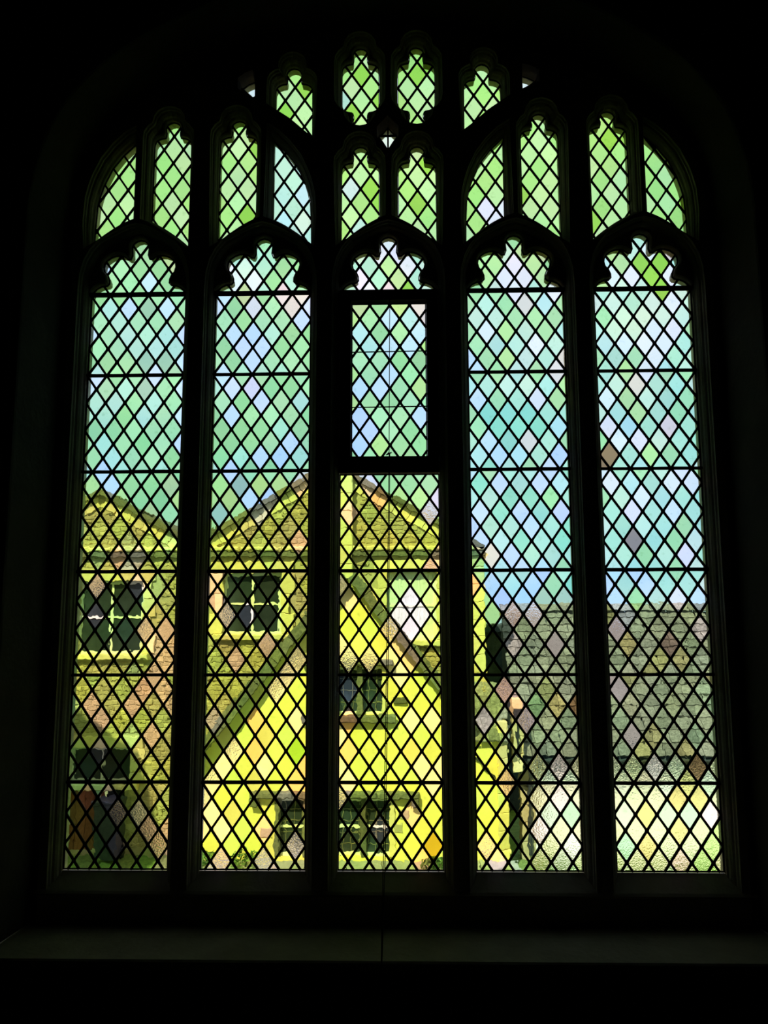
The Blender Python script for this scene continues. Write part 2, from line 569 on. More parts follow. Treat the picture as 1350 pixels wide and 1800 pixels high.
PANES = {
 'b': '-1.48,3.07 -1.26,3.07 -1.17,2.91 -1.18,2.76 -1.31,2.70 -1.31,2.65 -1.17,2.61 -1.17,2.45 -1.17,2.28 -1.70,2.91 -1.69,2.60 -1.59,2.14 -1.59,2.08 -1.39,1.58 -0.89,2.90 -0.94,2.69 -0.93,2.63 -0.71,2.50 -0.88,2.42 -0.56,2.27 -0.71,2.21 -0.88,2.14 -0.87,2.08 -0.77,1.98 -0.47,3.05 -0.99,3.09 0.01,3.00 0.17,2.91 0.00,2.85 0.12,2.85 0.00,2.67 -0.17,2.60 -0.05,2.59 -0.23,0.94 0.45,2.73 0.49,2.52 0.55,2.30 0.89,2.12 0.60,2.05 0.86,2.05 0.77,1.81 0.71,1.61 0.70,1.62 1.37,1.49 1.18,1.53 1.67,1.41 1.27,1.38 -1.38,3.23 -1.64,3.32',
 'k': '-1.37,3.07 -1.37,2.77 -1.26,2.78 -1.38,2.60 -0.94,1.88 -0.84,2.03',
 'G': '-1.61,2.78 -1.55,2.36 -1.65,2.36 -1.36,2.67 -1.55,2.61 -0.88,3.06 -0.83,2.99 -0.55,2.90 -0.95,2.83 -0.91,2.31 -0.73,2.31 -0.92,2.70 -1.41,1.99 -1.25,1.95 -1.32,2.07 0.77,0.85 -0.60,3.31',
 'i': '-0.77,3.07 -0.77,2.58 0.23,1.90 0.11,1.44 0.05,1.34 0.16,1.34 0.11,1.26 -0.14,2.03 0.89,1.16 0.66,1.16 0.72,0.77 0.50,0.77 0.55,0.05 0.87,0.54 1.21,1.25 1.66,1.26 1.21,0.93 1.26,0.68 -1.60,1.46 -1.60,1.30 -1.37,1.46 -1.55,0.59 -1.50,0.34 -1.44,0.27 -1.44,0.10 -1.18,0.04 -0.94,0.75 -0.55,0.35 -0.49,0.12 -0.89,0.03 -0.66,0.03 -0.89,1.33 -0.77,1.33',
 'B': '-0.78,2.90 -0.83,2.82 -0.71,2.82 -0.77,2.75 -0.60,2.20 -0.71,1.94 -0.17,2.42 -0.11,2.35 -0.20,2.36 -0.17,2.27 0.17,2.43 0.60,2.20 0.94,2.21 0.49,1.89 0.72,1.89 0.92,1.88 0.49,1.75 0.66,1.67 0.78,1.50 0.83,1.54 0.58,1.42 0.72,1.42',
 'p': '-0.60,3.11 -0.49,3.11 0.17,3.05 0.20,3.00 -0.22,1.88 -0.49,2.03 -0.49,1.73 0.05,1.18 0.10,1.10 -0.01,1.26 0.11,0.30 -0.06,0.21 0.23,1.61 0.78,3.07 0.94,2.73 0.95,2.66 0.55,1.65 0.66,1.32 0.61,0.91 0.66,0.85 0.60,0.47 0.61,0.42 0.49,0.12 0.76,2.28 1.38,2.59 1.55,2.37 1.50,0.05 -1.49,1.62 -1.33,1.23 -1.26,1.16 -1.20,1.22 -1.20,1.08 -1.26,1.03 -1.27,0.97 -1.32,0.91 -1.21,0.91 -1.38,0.83 -1.60,0.83 -1.55,0.75 -1.17,0.83 -1.27,0.67 -1.61,0.34 -1.27,0.19 -1.19,0.18 -0.66,0.20 -0.96,1.49 -0.94,1.38 -0.83,1.09 -0.64,1.18 -0.49,2.04 0.01,3.19 1.60,3.37',
 'e': '-0.16,3.05 -1.27,3.34 -0.84,3.18 0.76,3.37 0.88,3.36',
 'q': '-0.16,2.91 0.12,3.00 -0.11,2.84',
 'o': '-0.05,1.96 -0.23,0.61 -0.23,0.77 0.16,0.09 0.45,1.47 -0.71,0.76 -0.71,0.59 -0.50,0.48 -0.50,0.41',
 'w': '-0.12,1.10 0.05,0.99 -0.26,1.12 -0.23,1.43 0.22,0.78 0.17,0.54 0.22,0.49 -0.26,0.71 -0.26,0.56 -0.23,0.49 -0.23,0.42 0.05,1.07 0.11,0.78 0.55,2.90 0.83,2.82 0.82,2.51 0.89,0.52 0.89,0.38 0.79,0.20 0.95,0.13 0.78,0.20 0.89,0.36 0.77,1.32 1.61,3.08 1.52,2.92 1.61,2.92 1.45,2.84 1.33,2.83 1.55,2.84 1.50,2.75 1.44,2.71 1.20,2.52 1.20,2.35 1.27,2.29 1.37,2.28 1.20,2.05 1.55,2.05 1.64,2.07 1.38,1.97 1.32,1.88 1.56,1.90 1.61,1.66 1.54,1.41 1.37,0.54 1.68,0.28 -1.33,0.27 -0.61,0.92 -0.57,0.98 -0.49,0.76 -0.83,0.60 -0.89,0.52 -0.66,0.52 -0.94,0.27 -0.95,0.41 -0.99,0.38 -0.89,0.19 -0.98,0.21 -0.54,1.05 -0.78,3.23 -0.88,3.27 0.11,3.31 0.00,3.44 0.04,3.41 -0.15,3.23 -0.03,3.40 0.71,3.30 0.77,3.23 0.71,3.19 0.94,3.19 1.38,3.24 1.29,3.24 1.59,3.25 1.46,3.41 0.56,3.66 0.61,3.60 0.62,3.59 -0.00,4.08',
 'Y': '0.22,0.14',
 'y': '0.10,0.61 0.88,0.85 1.27,1.16 1.55,0.49 1.32,0.29 1.50,0.37 1.60,0.38 1.51,0.23 1.33,0.13',
 'l': '0.67,2.91 0.67,2.75 0.95,2.54 0.83,0.93 1.32,2.71 1.36,2.65 1.32,2.52 1.37,2.44 1.43,2.21 1.67,0.15 1.62,0.06 -0.00,3.31 0.06,3.23 0.56,3.23 0.56,3.36 0.88,3.23 1.32,3.33',
 'n': '0.98,0.85 1.20,2.20 1.61,0.54',
 'm': '0.95,0.28 1.56,0.30 1.21,0.13 -0.11,3.30 -0.06,3.23 1.44,3.46 -0.17,3.56 -0.26,4.36',
 'L': '1.56,3.12 -0.49,0.60 0.12,3.19 1.43,3.32 1.49,3.25 1.54,3.32 -0.09,3.79 -0.15,3.62 -0.09,3.71',
 'N': '1.32,1.73 1.49,1.17',
 'c': '-0.22,3.79 -0.50,3.60',
}
SPOTS = []
for k_, s_ in PANES.items():
    for q_ in s_.split():
        a_, b_ = q_.split(',')
        SPOTS.append([float(a_), float(b_), k_])


def default_tint(u, z, light):
    if light == 9:
        pal = 'mmmq' if -0.68 < u < -0.42 and z < 4.12 else 'uuulllLu'
    elif z > SPRING:
        pal = {0: 'gggmG', 1: 'gmmcG', 2: 'mmcq', 3: 'cclmG', 4: 'clcq'}[light]
    elif light < 3:
        line = 2.05 if light < 2 else 2.0
        if z > line:
            pal = {0: 'ggggmmG', 1: 'gggmmGG', 2: 'ggGGv'}[light]
        else:
            pal = {0: 'vvgeevV', 1: 'vvVVVe', 2: 'vvVVVv'}[light]
    elif light == 3:
        pal = ('gcmgmcq' if z > 2.55 else 'mmmttqg') if z > 1.45 else ('hhhhhk' if z > 0.56 and u > 0.6 else ('vVV' if u < 0.62 else 'ca'))
    else:
        pal = 'mmmqcgc' if z > 1.35 else ('hhhhhhhhke' if z > 0.56 else 'aacca')
    return random.choice(pal)


def tint(u, z, light, r=0.055):
    best = None
    for s in SPOTS:
        d = math.hypot((s[0] - u), (s[1] - z) * 0.75)
        if d < r and (best is None or d < best[0]):
            best = (d, s[2])
    k = best[1] if best else default_tint(u, z, light)
    if light < 9 and k == 'l':
        k = 'u'
    c = TINT[k]
    j = [1 + random.uniform(-0.07, 0.07) for _ in range(3)]
    f = random.uniform(0.94, 1.03)
    # a pane has two surfaces: each passes the square root of its tint
    return tuple(math.sqrt(min(1.0, max(0.0, a * b * f))) for a, b in zip(c, j)) + (1.0,), k


TH = 0.0015
FULL = {}


def pane(poly, parent, org, light, full=None):
    """one quarry of glass, 3 mm thick"""
    cx = sum(p[0] for p in poly) / len(poly)
    cz = sum(p[1] for p in poly) / len(poly)
    if full and full in FULL:
        me = FULL[full]
    else:
        b = MB().prism([(x - cx, z - cz) for x, z in poly], -TH, TH)
        me = mesh('pane', b.v, b.f, GLASS)
        if full:
            FULL[full] = me
    o = bpy.data.objects.new('pane', me)
    o.location = (cx - org[0], -org[1], cz - org[2])
    col, k = tint(cx, cz, light)
    o.color = col
    rough = k in 'iwp' and random.random() < 0.35 or (light == 4 and cz < 0.55) or (light == 3 and cz < 0.55 and cx > 0.75)
    if rough:
        o.material_slots[0].link = 'OBJECT'
        o.material_slots[0].material = GLASS_H
    return link(o, parent)


def ring(poly, wid, y0, y1, name, mt, parent, org):
    inner = offset(poly, -wid)
    n = len(poly)
    v = [(x - org[0], y - org[1], z - org[2]) for y in (y0, y1) for lp in (poly, inner) for x, z in lp]
    f = []
    for i in range(n):
        j = (i + 1) % n
        f += [(i, j, n + j, n + i), (2 * n + i, 3 * n + i, 3 * n + j, 2 * n + j), (n + i, n + j, 3 * n + j, 3 * n + i), (i, 2 * n + i, 2 * n + j, j)]
    return obj(name, v, f, mt, parent)


def glaze(poly, node, w, h, parent, org, light, came=0.0125, border=0.006):
    """leads and quarries of one panel: diamonds w x h on a lattice through node"""
    poly = ccw(clean(poly))
    xs = [p[0] for p in poly]
    zs = [p[1] for p in poly]
    ring(poly, border, -0.005, 0.005, 'border_came', LEAD, parent, org)
    i0 = int((min(xs) - node[0]) / (w / 2)) - 2
    i1 = int((max(xs) - node[0]) / (w / 2)) + 2
    j0 = int((min(zs) - node[1]) / (h / 2)) - 2
    j1 = int((max(zs) - node[1]) / (h / 2)) + 2
    g = 0.0022
    for i in range(i0, i1 + 1):
        for j in range(j0, j1 + 1):
            if (i + j) % 2 == 0:
                continue
            cx, cz = node[0] + i * w / 2, node[1] + j * h / 2
            d = [(cx - w / 2 + g, cz), (cx, cz - h / 2 + g * h / w), (cx + w / 2 - g, cz), (cx, cz + h / 2 - g * h / w)]
            c = clip(poly, d)
            if len(c) < 3 or abs(area(c)) < 0.00012:
                continue
            full = (round(w, 4), round(h, 4)) if abs(area(c) - area(d)) < 1e-7 else None
            pane(d if full else c, parent, org, light, full)
    # leads, both ways
    ln = math.hypot(w / 2, h / 2)
    for s in (1, -1):
        d = (w / 2 / ln, s * h / 2 / ln)
        for k in range(-60, 61):
            p = (node[0] + k * w, node[1])
            for t0, t1 in cut_line(p, d, poly):
                if t1 - t0 < 0.012:
                    continue
                b = MB()
                k0, k1 = math.ceil(t0 / ln - 0.1), math.floor(t1 / ln + 0.1)
                st = [(t0, came / 2)]
                for q in range(k0, k1 + 1):
                    for dt, wd in ((-0.011, came / 2), (-0.004, came * 0.72), (0.004, came * 0.72), (0.011, came / 2)):
                        t = q * ln + dt
                        if st[-1][0] < t < t1:
                            st.append((t, wd))
                st.append((t1, came / 2))
                mx_, mz_ = p[0] + d[0] * (t0 + t1) / 2, p[1] + d[1] * (t0 + t1) / 2
                nx, nz_ = -d[1], d[0]
                up = [(p[0] + d[0] * t + nx * wd - mx_, p[1] + d[1] * t + nz_ * wd - mz_) for t, wd in st]
                dn = [(p[0] + d[0] * t - nx * wd - mx_, p[1] + d[1] * t - nz_ * wd - mz_) for t, wd in st]
                b.prism(dn + up[::-1], -0.0045, 0.0045)
                b.obj('lead_came', LEAD, parent, (mx_ - org[0], -org[1], mz_ - org[2]))


# ---------------------------------------------------------------- room shell (setting)
def structure(o):
    o['kind'] = 'structure'
    return o


FZ, CZ, WF = -0.62, 5.9, -0.50        # floor, ceiling, inner wall face
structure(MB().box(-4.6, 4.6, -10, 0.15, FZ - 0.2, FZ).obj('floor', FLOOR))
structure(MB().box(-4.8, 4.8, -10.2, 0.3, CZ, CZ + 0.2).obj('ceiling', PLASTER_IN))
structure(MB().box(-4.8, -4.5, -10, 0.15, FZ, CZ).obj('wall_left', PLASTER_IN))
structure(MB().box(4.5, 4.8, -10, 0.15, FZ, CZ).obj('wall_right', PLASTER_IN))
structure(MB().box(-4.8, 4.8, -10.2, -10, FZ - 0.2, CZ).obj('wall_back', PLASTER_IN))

LEDGE = -0.222
INNER = [(1.83, LEDGE), (1.83, 1.0), (1.83, 2.2), (1.83, 3.2), (1.826, 3.45), (1.805, 3.75), (1.76, 3.92), (1.68, 4.07), (1.55, 4.22), (1.38, 4.355),
         (1.15, 4.48), (0.9, 4.585), (0.65, 4.672), (0.35, 4.752), (0, 4.79)]
REAR = [(1.872, LEDGE), (1.870, 1.0), (1.868, 2.2), (1.866, 3.2), (1.862, 3.48), (1.825, 3.72), (1.765, 3.90), (1.68, 4.05), (1.55, 4.205), (1.38, 4.345),
        (1.15, 4.485), (0.9, 4.60), (0.65, 4.70), (0.35, 4.79), (0, 4.825)]


def smooth_arch(t):
    """denser arch through the table's points (both sides), right foot to left foot"""
    p = t + [(-x, z) for x, z in reversed(t[:-1])]
    r = []
    for i in range(len(p) - 1):
        a, b, c, d = p[max(i - 1, 0)], p[i], p[i + 1], p[min(i + 2, len(p) - 1)]
        for k in range(4):
            s = k / 4
            r.append(tuple(0.5 * (2 * b[q] + (c[q] - a[q]) * s + (2 * a[q] - 5 * b[q] + 4 * c[q] - d[q]) * s * s
                                  + (3 * b[q] - a[q] - 3 * c[q] + d[q]) * s ** 3) for q in (0, 1)))
    return r + [p[-1]]


A_IN, A_RE = smooth_arch(INNER), smooth_arch(REAR)


def sweep(paths, name, mt, parent=None):
    n = len(paths[0][0])
    v, f = [], []
    for pl, y in paths:
        v += [(x, y, z) for x, z in pl]
    for a in range(len(paths) - 1):
        for i in range(n - 1):
            f.append((a * n + i, (a + 1) * n + i, (a + 1) * n + i + 1, a * n + i + 1))
    return obj(name, v, f, mt, parent)


edge = offset(A_RE, 0.075, closed=False)
wall_out = [(4.5, FZ), (4.5, CZ), (-4.5, CZ), (-4.5, FZ), (-edge[-1][0] * -1, FZ)]
outline = [(edge[0][0], LEDGE), (edge[0][0], FZ), (4.5, FZ), (4.5, CZ), (-4.5, CZ), (-4.5, FZ), (edge[-1][0], FZ), (edge[-1][0], LEDGE)]
v2, tr = fill(clean(outline + edge[::-1][1:-1]), [])
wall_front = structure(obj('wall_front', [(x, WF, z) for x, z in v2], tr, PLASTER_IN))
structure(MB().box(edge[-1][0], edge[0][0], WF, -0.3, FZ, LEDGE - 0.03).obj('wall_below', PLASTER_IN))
prof = [(0.075, WF + 0.02), (0.075, WF - 0.012), (0.060, WF - 0.022), (0.042, WF - 0.016), (0.034, WF + 0.002), (0.022, WF + 0.008), (0.012, WF + 0.002),
        (0.004, WF + 0.010), (0.0, WF + 0.024)]
paths = [(offset(A_RE, d, closed=False) if d else A_RE, y) for d, y in prof]
for k in range(1, 4):
    s = k / 4
    paths.append(([(a[0] + (b[0] - a[0]) * s, a[1] + (b[1] - a[1]) * s) for a, b in zip(A_RE, A_IN)], WF + 0.024 + (0.5 - 0.024 - 0.102) * s))
paths += [(A_IN, -0.104), (offset(A_IN, -0.004, False), -0.098), (offset(A_IN, -0.018, False), -0.108), (offset(A_IN, -0.028, False), -0.104), (offset(A_IN, -0.032, False), -0.06)]
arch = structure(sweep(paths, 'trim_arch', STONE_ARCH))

# sill under the glazing and the broad ledge in front of it
pr = [(0.20, -0.16), (0.010, -0.014), (0.008, 0.0), (-0.006, 0.0), (-0.10, -0.066), (-0.112, -0.078), (-0.10, -0.092), (-0.10, LEDGE), (0.20, LEDGE)]
n_ = len(pr)
v = [(x, y, z) for x in (-1.9, 1.9) for y, z in pr]
f = [tuple(range(n_)), tuple(range(2 * n_ - 1, n_ - 1, -1))] + [(i, (i + 1) % n_, n_ + (i + 1) % n_, n_ + i) for i in range(n_)]
structure(obj('trim_sill', v, f, STONE_IN))
pr = [(-0.06, LEDGE), (WF - 0.002, LEDGE - 0.002), (WF - 0.010, LEDGE - 0.010), (WF - 0.010, LEDGE - 0.045), (WF - 0.002, LEDGE - 0.055), (-0.06, LEDGE - 0.055)]
n_ = len(pr)
v = [(x, y, z) for x in (-1.95, 1.95) for y, z in pr]
f = [tuple(range(n_)), tuple(range(2 * n_ - 1, n_ - 1, -1))] + [(i, (i + 1) % n_, n_ + (i + 1) % n_, n_ + i) for i in range(n_)]
structure(obj('trim_ledge', v, f, STONE_LEDGE))

# ---------------------------------------------------------------- stone tracery (window_1)
win = bpy.data.objects.new('window_1', None)
link(win)
win['kind'] = 'structure'
win['label'] = 'five-light stone mullioned window with cusped heads and tracery'
Z1 = 3.08
outer = [(1.98, Z1)] + [p for p in offset(A_IN, 0.13, False) if p[1] > Z1 + 0.05] + [(-1.98, Z1)]


def notched(heads):
    """outer outline whose straight foot is notched by the five light heads (each given left foot to right foot, clockwise over the top)"""
    r = list(outer)
    for h_ in heads:
        r += h_
    return clean(r)


def head_path(cx, t):
    up = [(cx - u, z) for u, z in t]
    return [(cx - HW, Z1), (cx - HW, SPRING)] + up + [(cx + u, z) for u, z in reversed(t[:-1])] + [(cx + HW, SPRING), (cx + HW, Z1)]


ARCH2 = [(0.277, SPRING + 0.01), (0.272, 3.24), (0.255, 3.31), (0.228, 3.365), (0.19, 3.412), (0.14, 3.440), (0.085, 3.470), (0.04, 3.492), (0, 3.502)]
P1 = [clean(head_path(c, HEAD)) for c in BAYS]
P2 = [clean(head_path(c, ARCH2)) for c in BAYS]


def open_off(p, d):
    """a head path runs clockwise seen from inside, so outward is to its left"""
    q = offset(p, -d, closed=False)
    q[0] = (q[0][0], Z1)
    q[-1] = (q[-1][0], Z1)
    return q


def splay(poly, drop=0.06):
    """convex outline round a piercing whose foot is splayed downward at the front"""
    p = sorted(set(poly + [(x, z - drop) for x, z in poly]))
    def chain(q):
        h_ = []
        for c in q:
            while len(h_) > 1 and (h_[-1][0] - h_[-2][0]) * (c[1] - h_[-2][1]) - (h_[-1][1] - h_[-2][1]) * (c[0] - h_[-2][0]) <= 0:
                h_.pop()
            h_.append(c)
        return h_[:-1]
    return clean(chain(p) + chain(p[::-1]))


holes1 = [t[0] for t in TRACERY] + [s[0] for s in SMALL]
holes2 = [t[1] for t in TRACERY] + [splay(s[0]) for s in SMALL]


def plate(name, m, heads, holes, steps, back=None, kmain=1.0, khole=1.0, ksmall=1.0):
    """steps: list of (offset, y) from the back arris to the front face"""
    b = MB()
    dF, yF = steps[-1]
    nt_ = len(TRACERY)
    ks = [khole if i < nt_ else ksmall for i in range(len(holes))]
    hf = [offset(h_, dF * k) for h_, k in zip(holes, ks)]
    vv, tt = fill(notched([open_off(p, dF * kmain) for p in heads]), hf)
    b.add([(x, yF, z) for x, z in vv], tt)
    if back is not None:
        vv, tt = fill(notched(heads), holes)
        b.add([(x, back, z) for x, z in vv], [t[::-1] for t in tt])
    st = ([(0, back)] if back is not None else []) + steps
    for p in heads:
        rows = [open_off(p, d * kmain) for d, y in st]
        n = len(p)
        vv = [(x, y, z) for (d, y), r in zip(st, rows) for x, z in r]
        b.add(vv, [(a * n + i, a * n + i + 1, (a + 1) * n + i + 1, (a + 1) * n + i) for a in range(len(st) - 1) for i in range(n - 1)])
    for h_, k in zip(holes, ks):
        n = len(h_)
        vv = [(x, y, z) for d, y in st for x, z in offset(h_, d * k)]
        b.add(vv, [(a * n + i, (a + 1) * n + i, (a + 1) * n + (i + 1) % n, a * n + (i + 1) % n) for a in range(len(st) - 1) for i in range(n)])
    o = b.obj(name, m, win)
    return o


OUT_Y = 0.055
STEPS1 = [(0.0, -0.012), (0.003, -0.022), (0.010, -0.030)]
STEPS2 = [(0.0, -0.022), (0.009, -0.032), (0.014, -0.046), (0.024, -0.060), (0.035, -0.068), (0.037, -0.078), (0.045, -0.086), (0.048, -0.098)]
plate('outer_tracery', STONE_OUT, P1, holes1, [(0.0, 0.012), (0.0, -0.012)], back=OUT_Y)
plate('cusped_tracery', STONE_IN, P1, holes1, STEPS1)
plate('tracery_ribs', STONE_IN, P2, holes2, STEPS2, kmain=0.85, khole=0.75, ksmall=0.15)

# mullions and jambs below the springing
MH = (PITCH - LW) / 2
half = [(MH - d * 0.85, y) for d, y in STEPS2]


def mullion(x, name):
    pr_ = [(MH, -0.012)] + half + [(-a, y) for a, y in reversed(half)] + [(-MH, -0.012)]
    n = len(pr_)
    vv = [(x + a, y, z) for z in (-0.075, Z1) for a, y in pr_]
    ff = [(i, (i + 1) % n, n + (i + 1) % n, n + i) for i in range(n)] + [tuple(range(n - 1, -1, -1)), tuple(range(n, 2 * n))]
    o = obj(name, vv, ff, STONE_IN, win)
    MB().box(x - MH, x + MH, -0.012, OUT_Y, -0.02, Z1).obj('mullion_face', STONE_OUT, o)


for i in range(4):
    mullion((i - 1.5) * PITCH, 'mullion')
for s in (-1, 1):
    x = s * 2.5 * PITCH
    pr_ = [(-s * a, y) for a, y in [(MH, -0.012)] + half] + [(s * 0.2, -0.098), (s * 0.2, -0.012)]
    n = len(pr_)
    vv = [(x + a, y, z) for z in (-0.075, Z1) for a, y in pr_]
    o = obj('jamb', vv, [(i, (i + 1) % n, n + (i + 1) % n, n + i) for i in range(n)], STONE_IN, win)
    MB().box(min(x - s * MH, x + s * 0.2), max(x - s * MH, x + s * 0.2), -0.012, OUT_Y, -0.02, Z1).obj('jamb_face', STONE_OUT, o)

# ---------------------------------------------------------------- leaded lights
NAMES = ['leftmost tall leaded light, mint green above, olive house view and shaded door below',
         'second tall leaded light from the left, with a cluster of blue panes',
         'central leaded light around the black iron casement, yellow gable behind its lower panels',
         'fourth tall leaded light from the left, aqua green with slate roof corner behind',
         'rightmost tall leaded light, many clear and two brown panes, white wall behind its foot']
for i, cx in enumerate(BAYS):
    org = (cx, 0.0, 0.0)
    t = thing('leaded_light', NAMES[i], 'leaded light', org, 'tall leaded lights of the window')
    x0, x1 = cx - HW + 0.001, cx + HW - 0.001
    node = (cx - HW, BAR0)
    if i != 2:
        zz = [0.003] + BARS
    else:
        zz = [0.003] + BARS[:3] + [2.097]
    for a, b in zip(zz, zz[1:]):
        pnl = bpy.data.objects.new('glazing_panel', None)
        pnl.empty_display_size = 0.03
        link(pnl, t)
        glaze([(x0, a + 0.002), (x1, a + 0.002), (x1, b - 0.002), (x0, b - 0.002)], node, W, H, pnl, org, i)
    if i == 2:
        horg = (cx, 0.0, 3.16)
        ht = thing('head_light', 'cinquefoil-headed small light of pale mixed panes above the black iron casement', 'leaded light', horg)
        glaze([(x, z) for x, z in offset(head_outline(cx, 3.162), -0.001)], node, W, H, ht, horg, i)
        continue_head = False
    else:
        continue_head = True
    pnl = bpy.data.objects.new('glazing_panel', None) if continue_head else None
    if continue_head:
        link(pnl, t)
        glaze([(x, z) for x, z in offset(head_outline(cx, SPRING + 0.006), -0.001)], node, W, H, pnl, org, i)
    for k, z in enumerate(BARS):
        if i == 2 and k >= 3:
            continue
        hgt = {5: 0.015, 3: 0.009, 2: 0.010}.get(k, 0.0075)
        if i == 4 and k in (3, 4):
            hgt = 0.007
        bar = MB()
        bar.tube([(-HW - 0.002, -0.013, z), (-HW * 0.4, -0.0135, z - 0.001), (HW * 0.4, -0.0135, z + 0.001), (HW + 0.002, -0.013, z)], hgt, 8)
        bar.obj('saddle_bar', IRON, t)

# the iron casement of the central light
org = (0.0, 0.0, 2.1)
cas = thing('iron_casement', 'black iron opening casement set in the central light, blue panes among light green', 'casement', org)
fr = MB()
OX, Z0c, Z1c = HW - 0.002, 2.1, 3.157
IX, ZA, ZB = 0.2135, 2.186, 3.086


def frame_ring(bm, o_, i_, y0, y1):
    bm.box(o_[0], o_[1], y0, y1, o_[2], i_[2])
    bm.box(o_[0], o_[1], y0, y1, i_[3], o_[3])
    bm.box(o_[0], i_[0], y0, y1, i_[2], i_[3])
    bm.box(i_[1], o_[1], y0, y1, i_[2], i_[3])


def in_org(v_, org_):
    return [(a - org_[0], b - org_[1], c - org_[2]) for a, b, c in v_]


frame_ring(fr, (-OX, OX, Z0c, Z1c), (-IX - 0.028, IX + 0.028, ZA - 0.034, ZB + 0.030), -0.03, 0.03)
obj('fixed_frame', in_org(fr.v, org), fr.f, IRON, cas)
fr = MB()
frame_ring(fr, (-IX - 0.034, IX + 0.034, ZA - 0.040, ZB + 0.036), (-IX, IX, ZA, ZB), -0.042, 0.018)
frame_ring(fr, (-IX - 0.016, IX + 0.016, ZA - 0.018, ZB + 0.016), (-IX, IX, ZA, ZB), -0.050, -0.042)
obj('sash_frame', in_org(fr.v, org), fr.f, IRON, cas)
glaze([(-IX + 0.001, ZA + 0.001), (IX - 0.001, ZA + 0.001), (IX - 0.001, ZB - 0.001), (-IX + 0.001, ZB - 0.001)], (0.005, 2.911), 0.1135, 0.1632, cas, org, 2)
for z in (2.4757, 2.7968):
    MB().tube([(-IX, -0.009, z - 2.1 - 0.002), (IX, -0.009, z - 2.1 + 0.002)], 0.0035, 6).obj('glazing_bar', IRON, cas)
c_ = MB().tube([(0.0, -0.052, 0.098), (0.0, -0.056, 0.105), (-0.012, -0.057, 0.093)], 0.004, 6)
c_.tube([(-0.016, -0.055, 0.092), (0.014, -0.055, 0.106)], 0.004, 6)
c_.obj('catch', IRON, cas)
for s in (-1, 1):
    for z in (0.25, 0.75):
        MB().tube([(s * (IX + 0.034), -0.046, z - 0.02), (s * (IX + 0.034), -0.046, z + 0.02)], 0.008, 8).obj('hinge', IRON, cas)
MB().tube([(0.006, -0.045, 1.005), (0.006, -0.052, 1.012), (0.006, -0.052, 1.022)], 0.006, 8).obj('pulley', IRON, cas)

# the cord that works the casement: hangs from its head and down over the ledge
pc = thing('pull_cord', 'thin grey double cord hanging from the black casement down to the ledge', 'cord', (-0.03, WF, LEDGE))


def cp(x, y, z):
    return (x + 0.03, y - WF, z - LEDGE)


MB().tube([cp(0.007, -0.068, 3.12), cp(0.004, -0.075, 2.8), cp(0.0, -0.088, 2.2), cp(-0.012, -0.22, 1.2), cp(-0.028, -0.42, 0.2), cp(-0.0365, -0.528, -0.235)],
          0.0023, 5).obj('cord_strand', CORD, pc)
MB().tube([cp(0.004, -0.090, 2.19), cp(-0.004, -0.225, 1.2), cp(-0.020, -0.42, 0.2), cp(-0.0335, -0.528, -0.235)], 0.0023, 5).obj('cord_strand', CORD, pc)
MB().tube([cp(-0.035, -0.528, -0.225), cp(-0.035, -0.530, -0.30)], [0.004, 0.007], 8).obj('cord_end', CORD, pc)

# tracery lights
for o1, o2, node, label in TRACERY:
    cx = sum(p[0] for p in o1) / len(o1)
    zb = min(p[1] for p in o1)
    org = (cx, 0.0, zb)
    t = thing('tracery_light', label, 'tracery light', org, 'small leaded lights of the tracery')
    glaze(offset(o1, -0.001), node, 0.1155, 0.1695, t, org, 9, came=0.0115, border=0.004)
for poly, label, node in SMALL:
    cx = sum(p[0] for p in poly) / len(poly)
    zb = min(p[1] for p in poly)
    org = (cx, 0.0, zb)
    t = thing('tracery_piercing', label, 'tracery light', org, 'small leaded lights of the tracery')
    ring(poly, 0.004, -0.005, 0.005, 'border_came', LEAD, t, org)
    if node:
        for sx_, sz_ in ((0, 0), (-1, 0), (0, -1), (-1, -1)):
            q = (node[0] + sx_ * 0.1, node[1] + sz_ * 0.12)
            c = clip(offset(poly, -0.001), [(q[0] + 0.002, q[1] + 0.002), (q[0] + 0.098, q[1] + 0.002), (q[0] + 0.098, q[1] + 0.118), (q[0] + 0.002, q[1] + 0.118)])
            if len(c) > 2:
                p = pane(c, t, org, 9)
                p.color = (0.92, 0.97, 0.88, 1)
        MB().box(-0.005, 0.005, -0.006, 0.006, 0.003, 0.143).obj('lead_came', LEAD, t, (node[0] - org[0], 0, 0))
        MB().box(-0.050, 0.050, -0.006, 0.006, -0.005, 0.005).obj('lead_came', LEAD, t, (node[0] - org[0], 0, node[1] - org[2]))
    else:
        p = pane(offset(poly, -0.001), t, org, 9)
        p.color = (0.88, 0.93, 0.90, 1)

# ================================================================ outside
GZ = -2.66
structure(obj('ground', [(-60, 3, GZ), (60, 3, GZ), (60, 90, GZ), (-60, 90, GZ), (-60, 0.2, GZ), (60, 0.2, GZ)], [(0, 1, 2, 3), (4, 5, 1, 0)], GRASS))


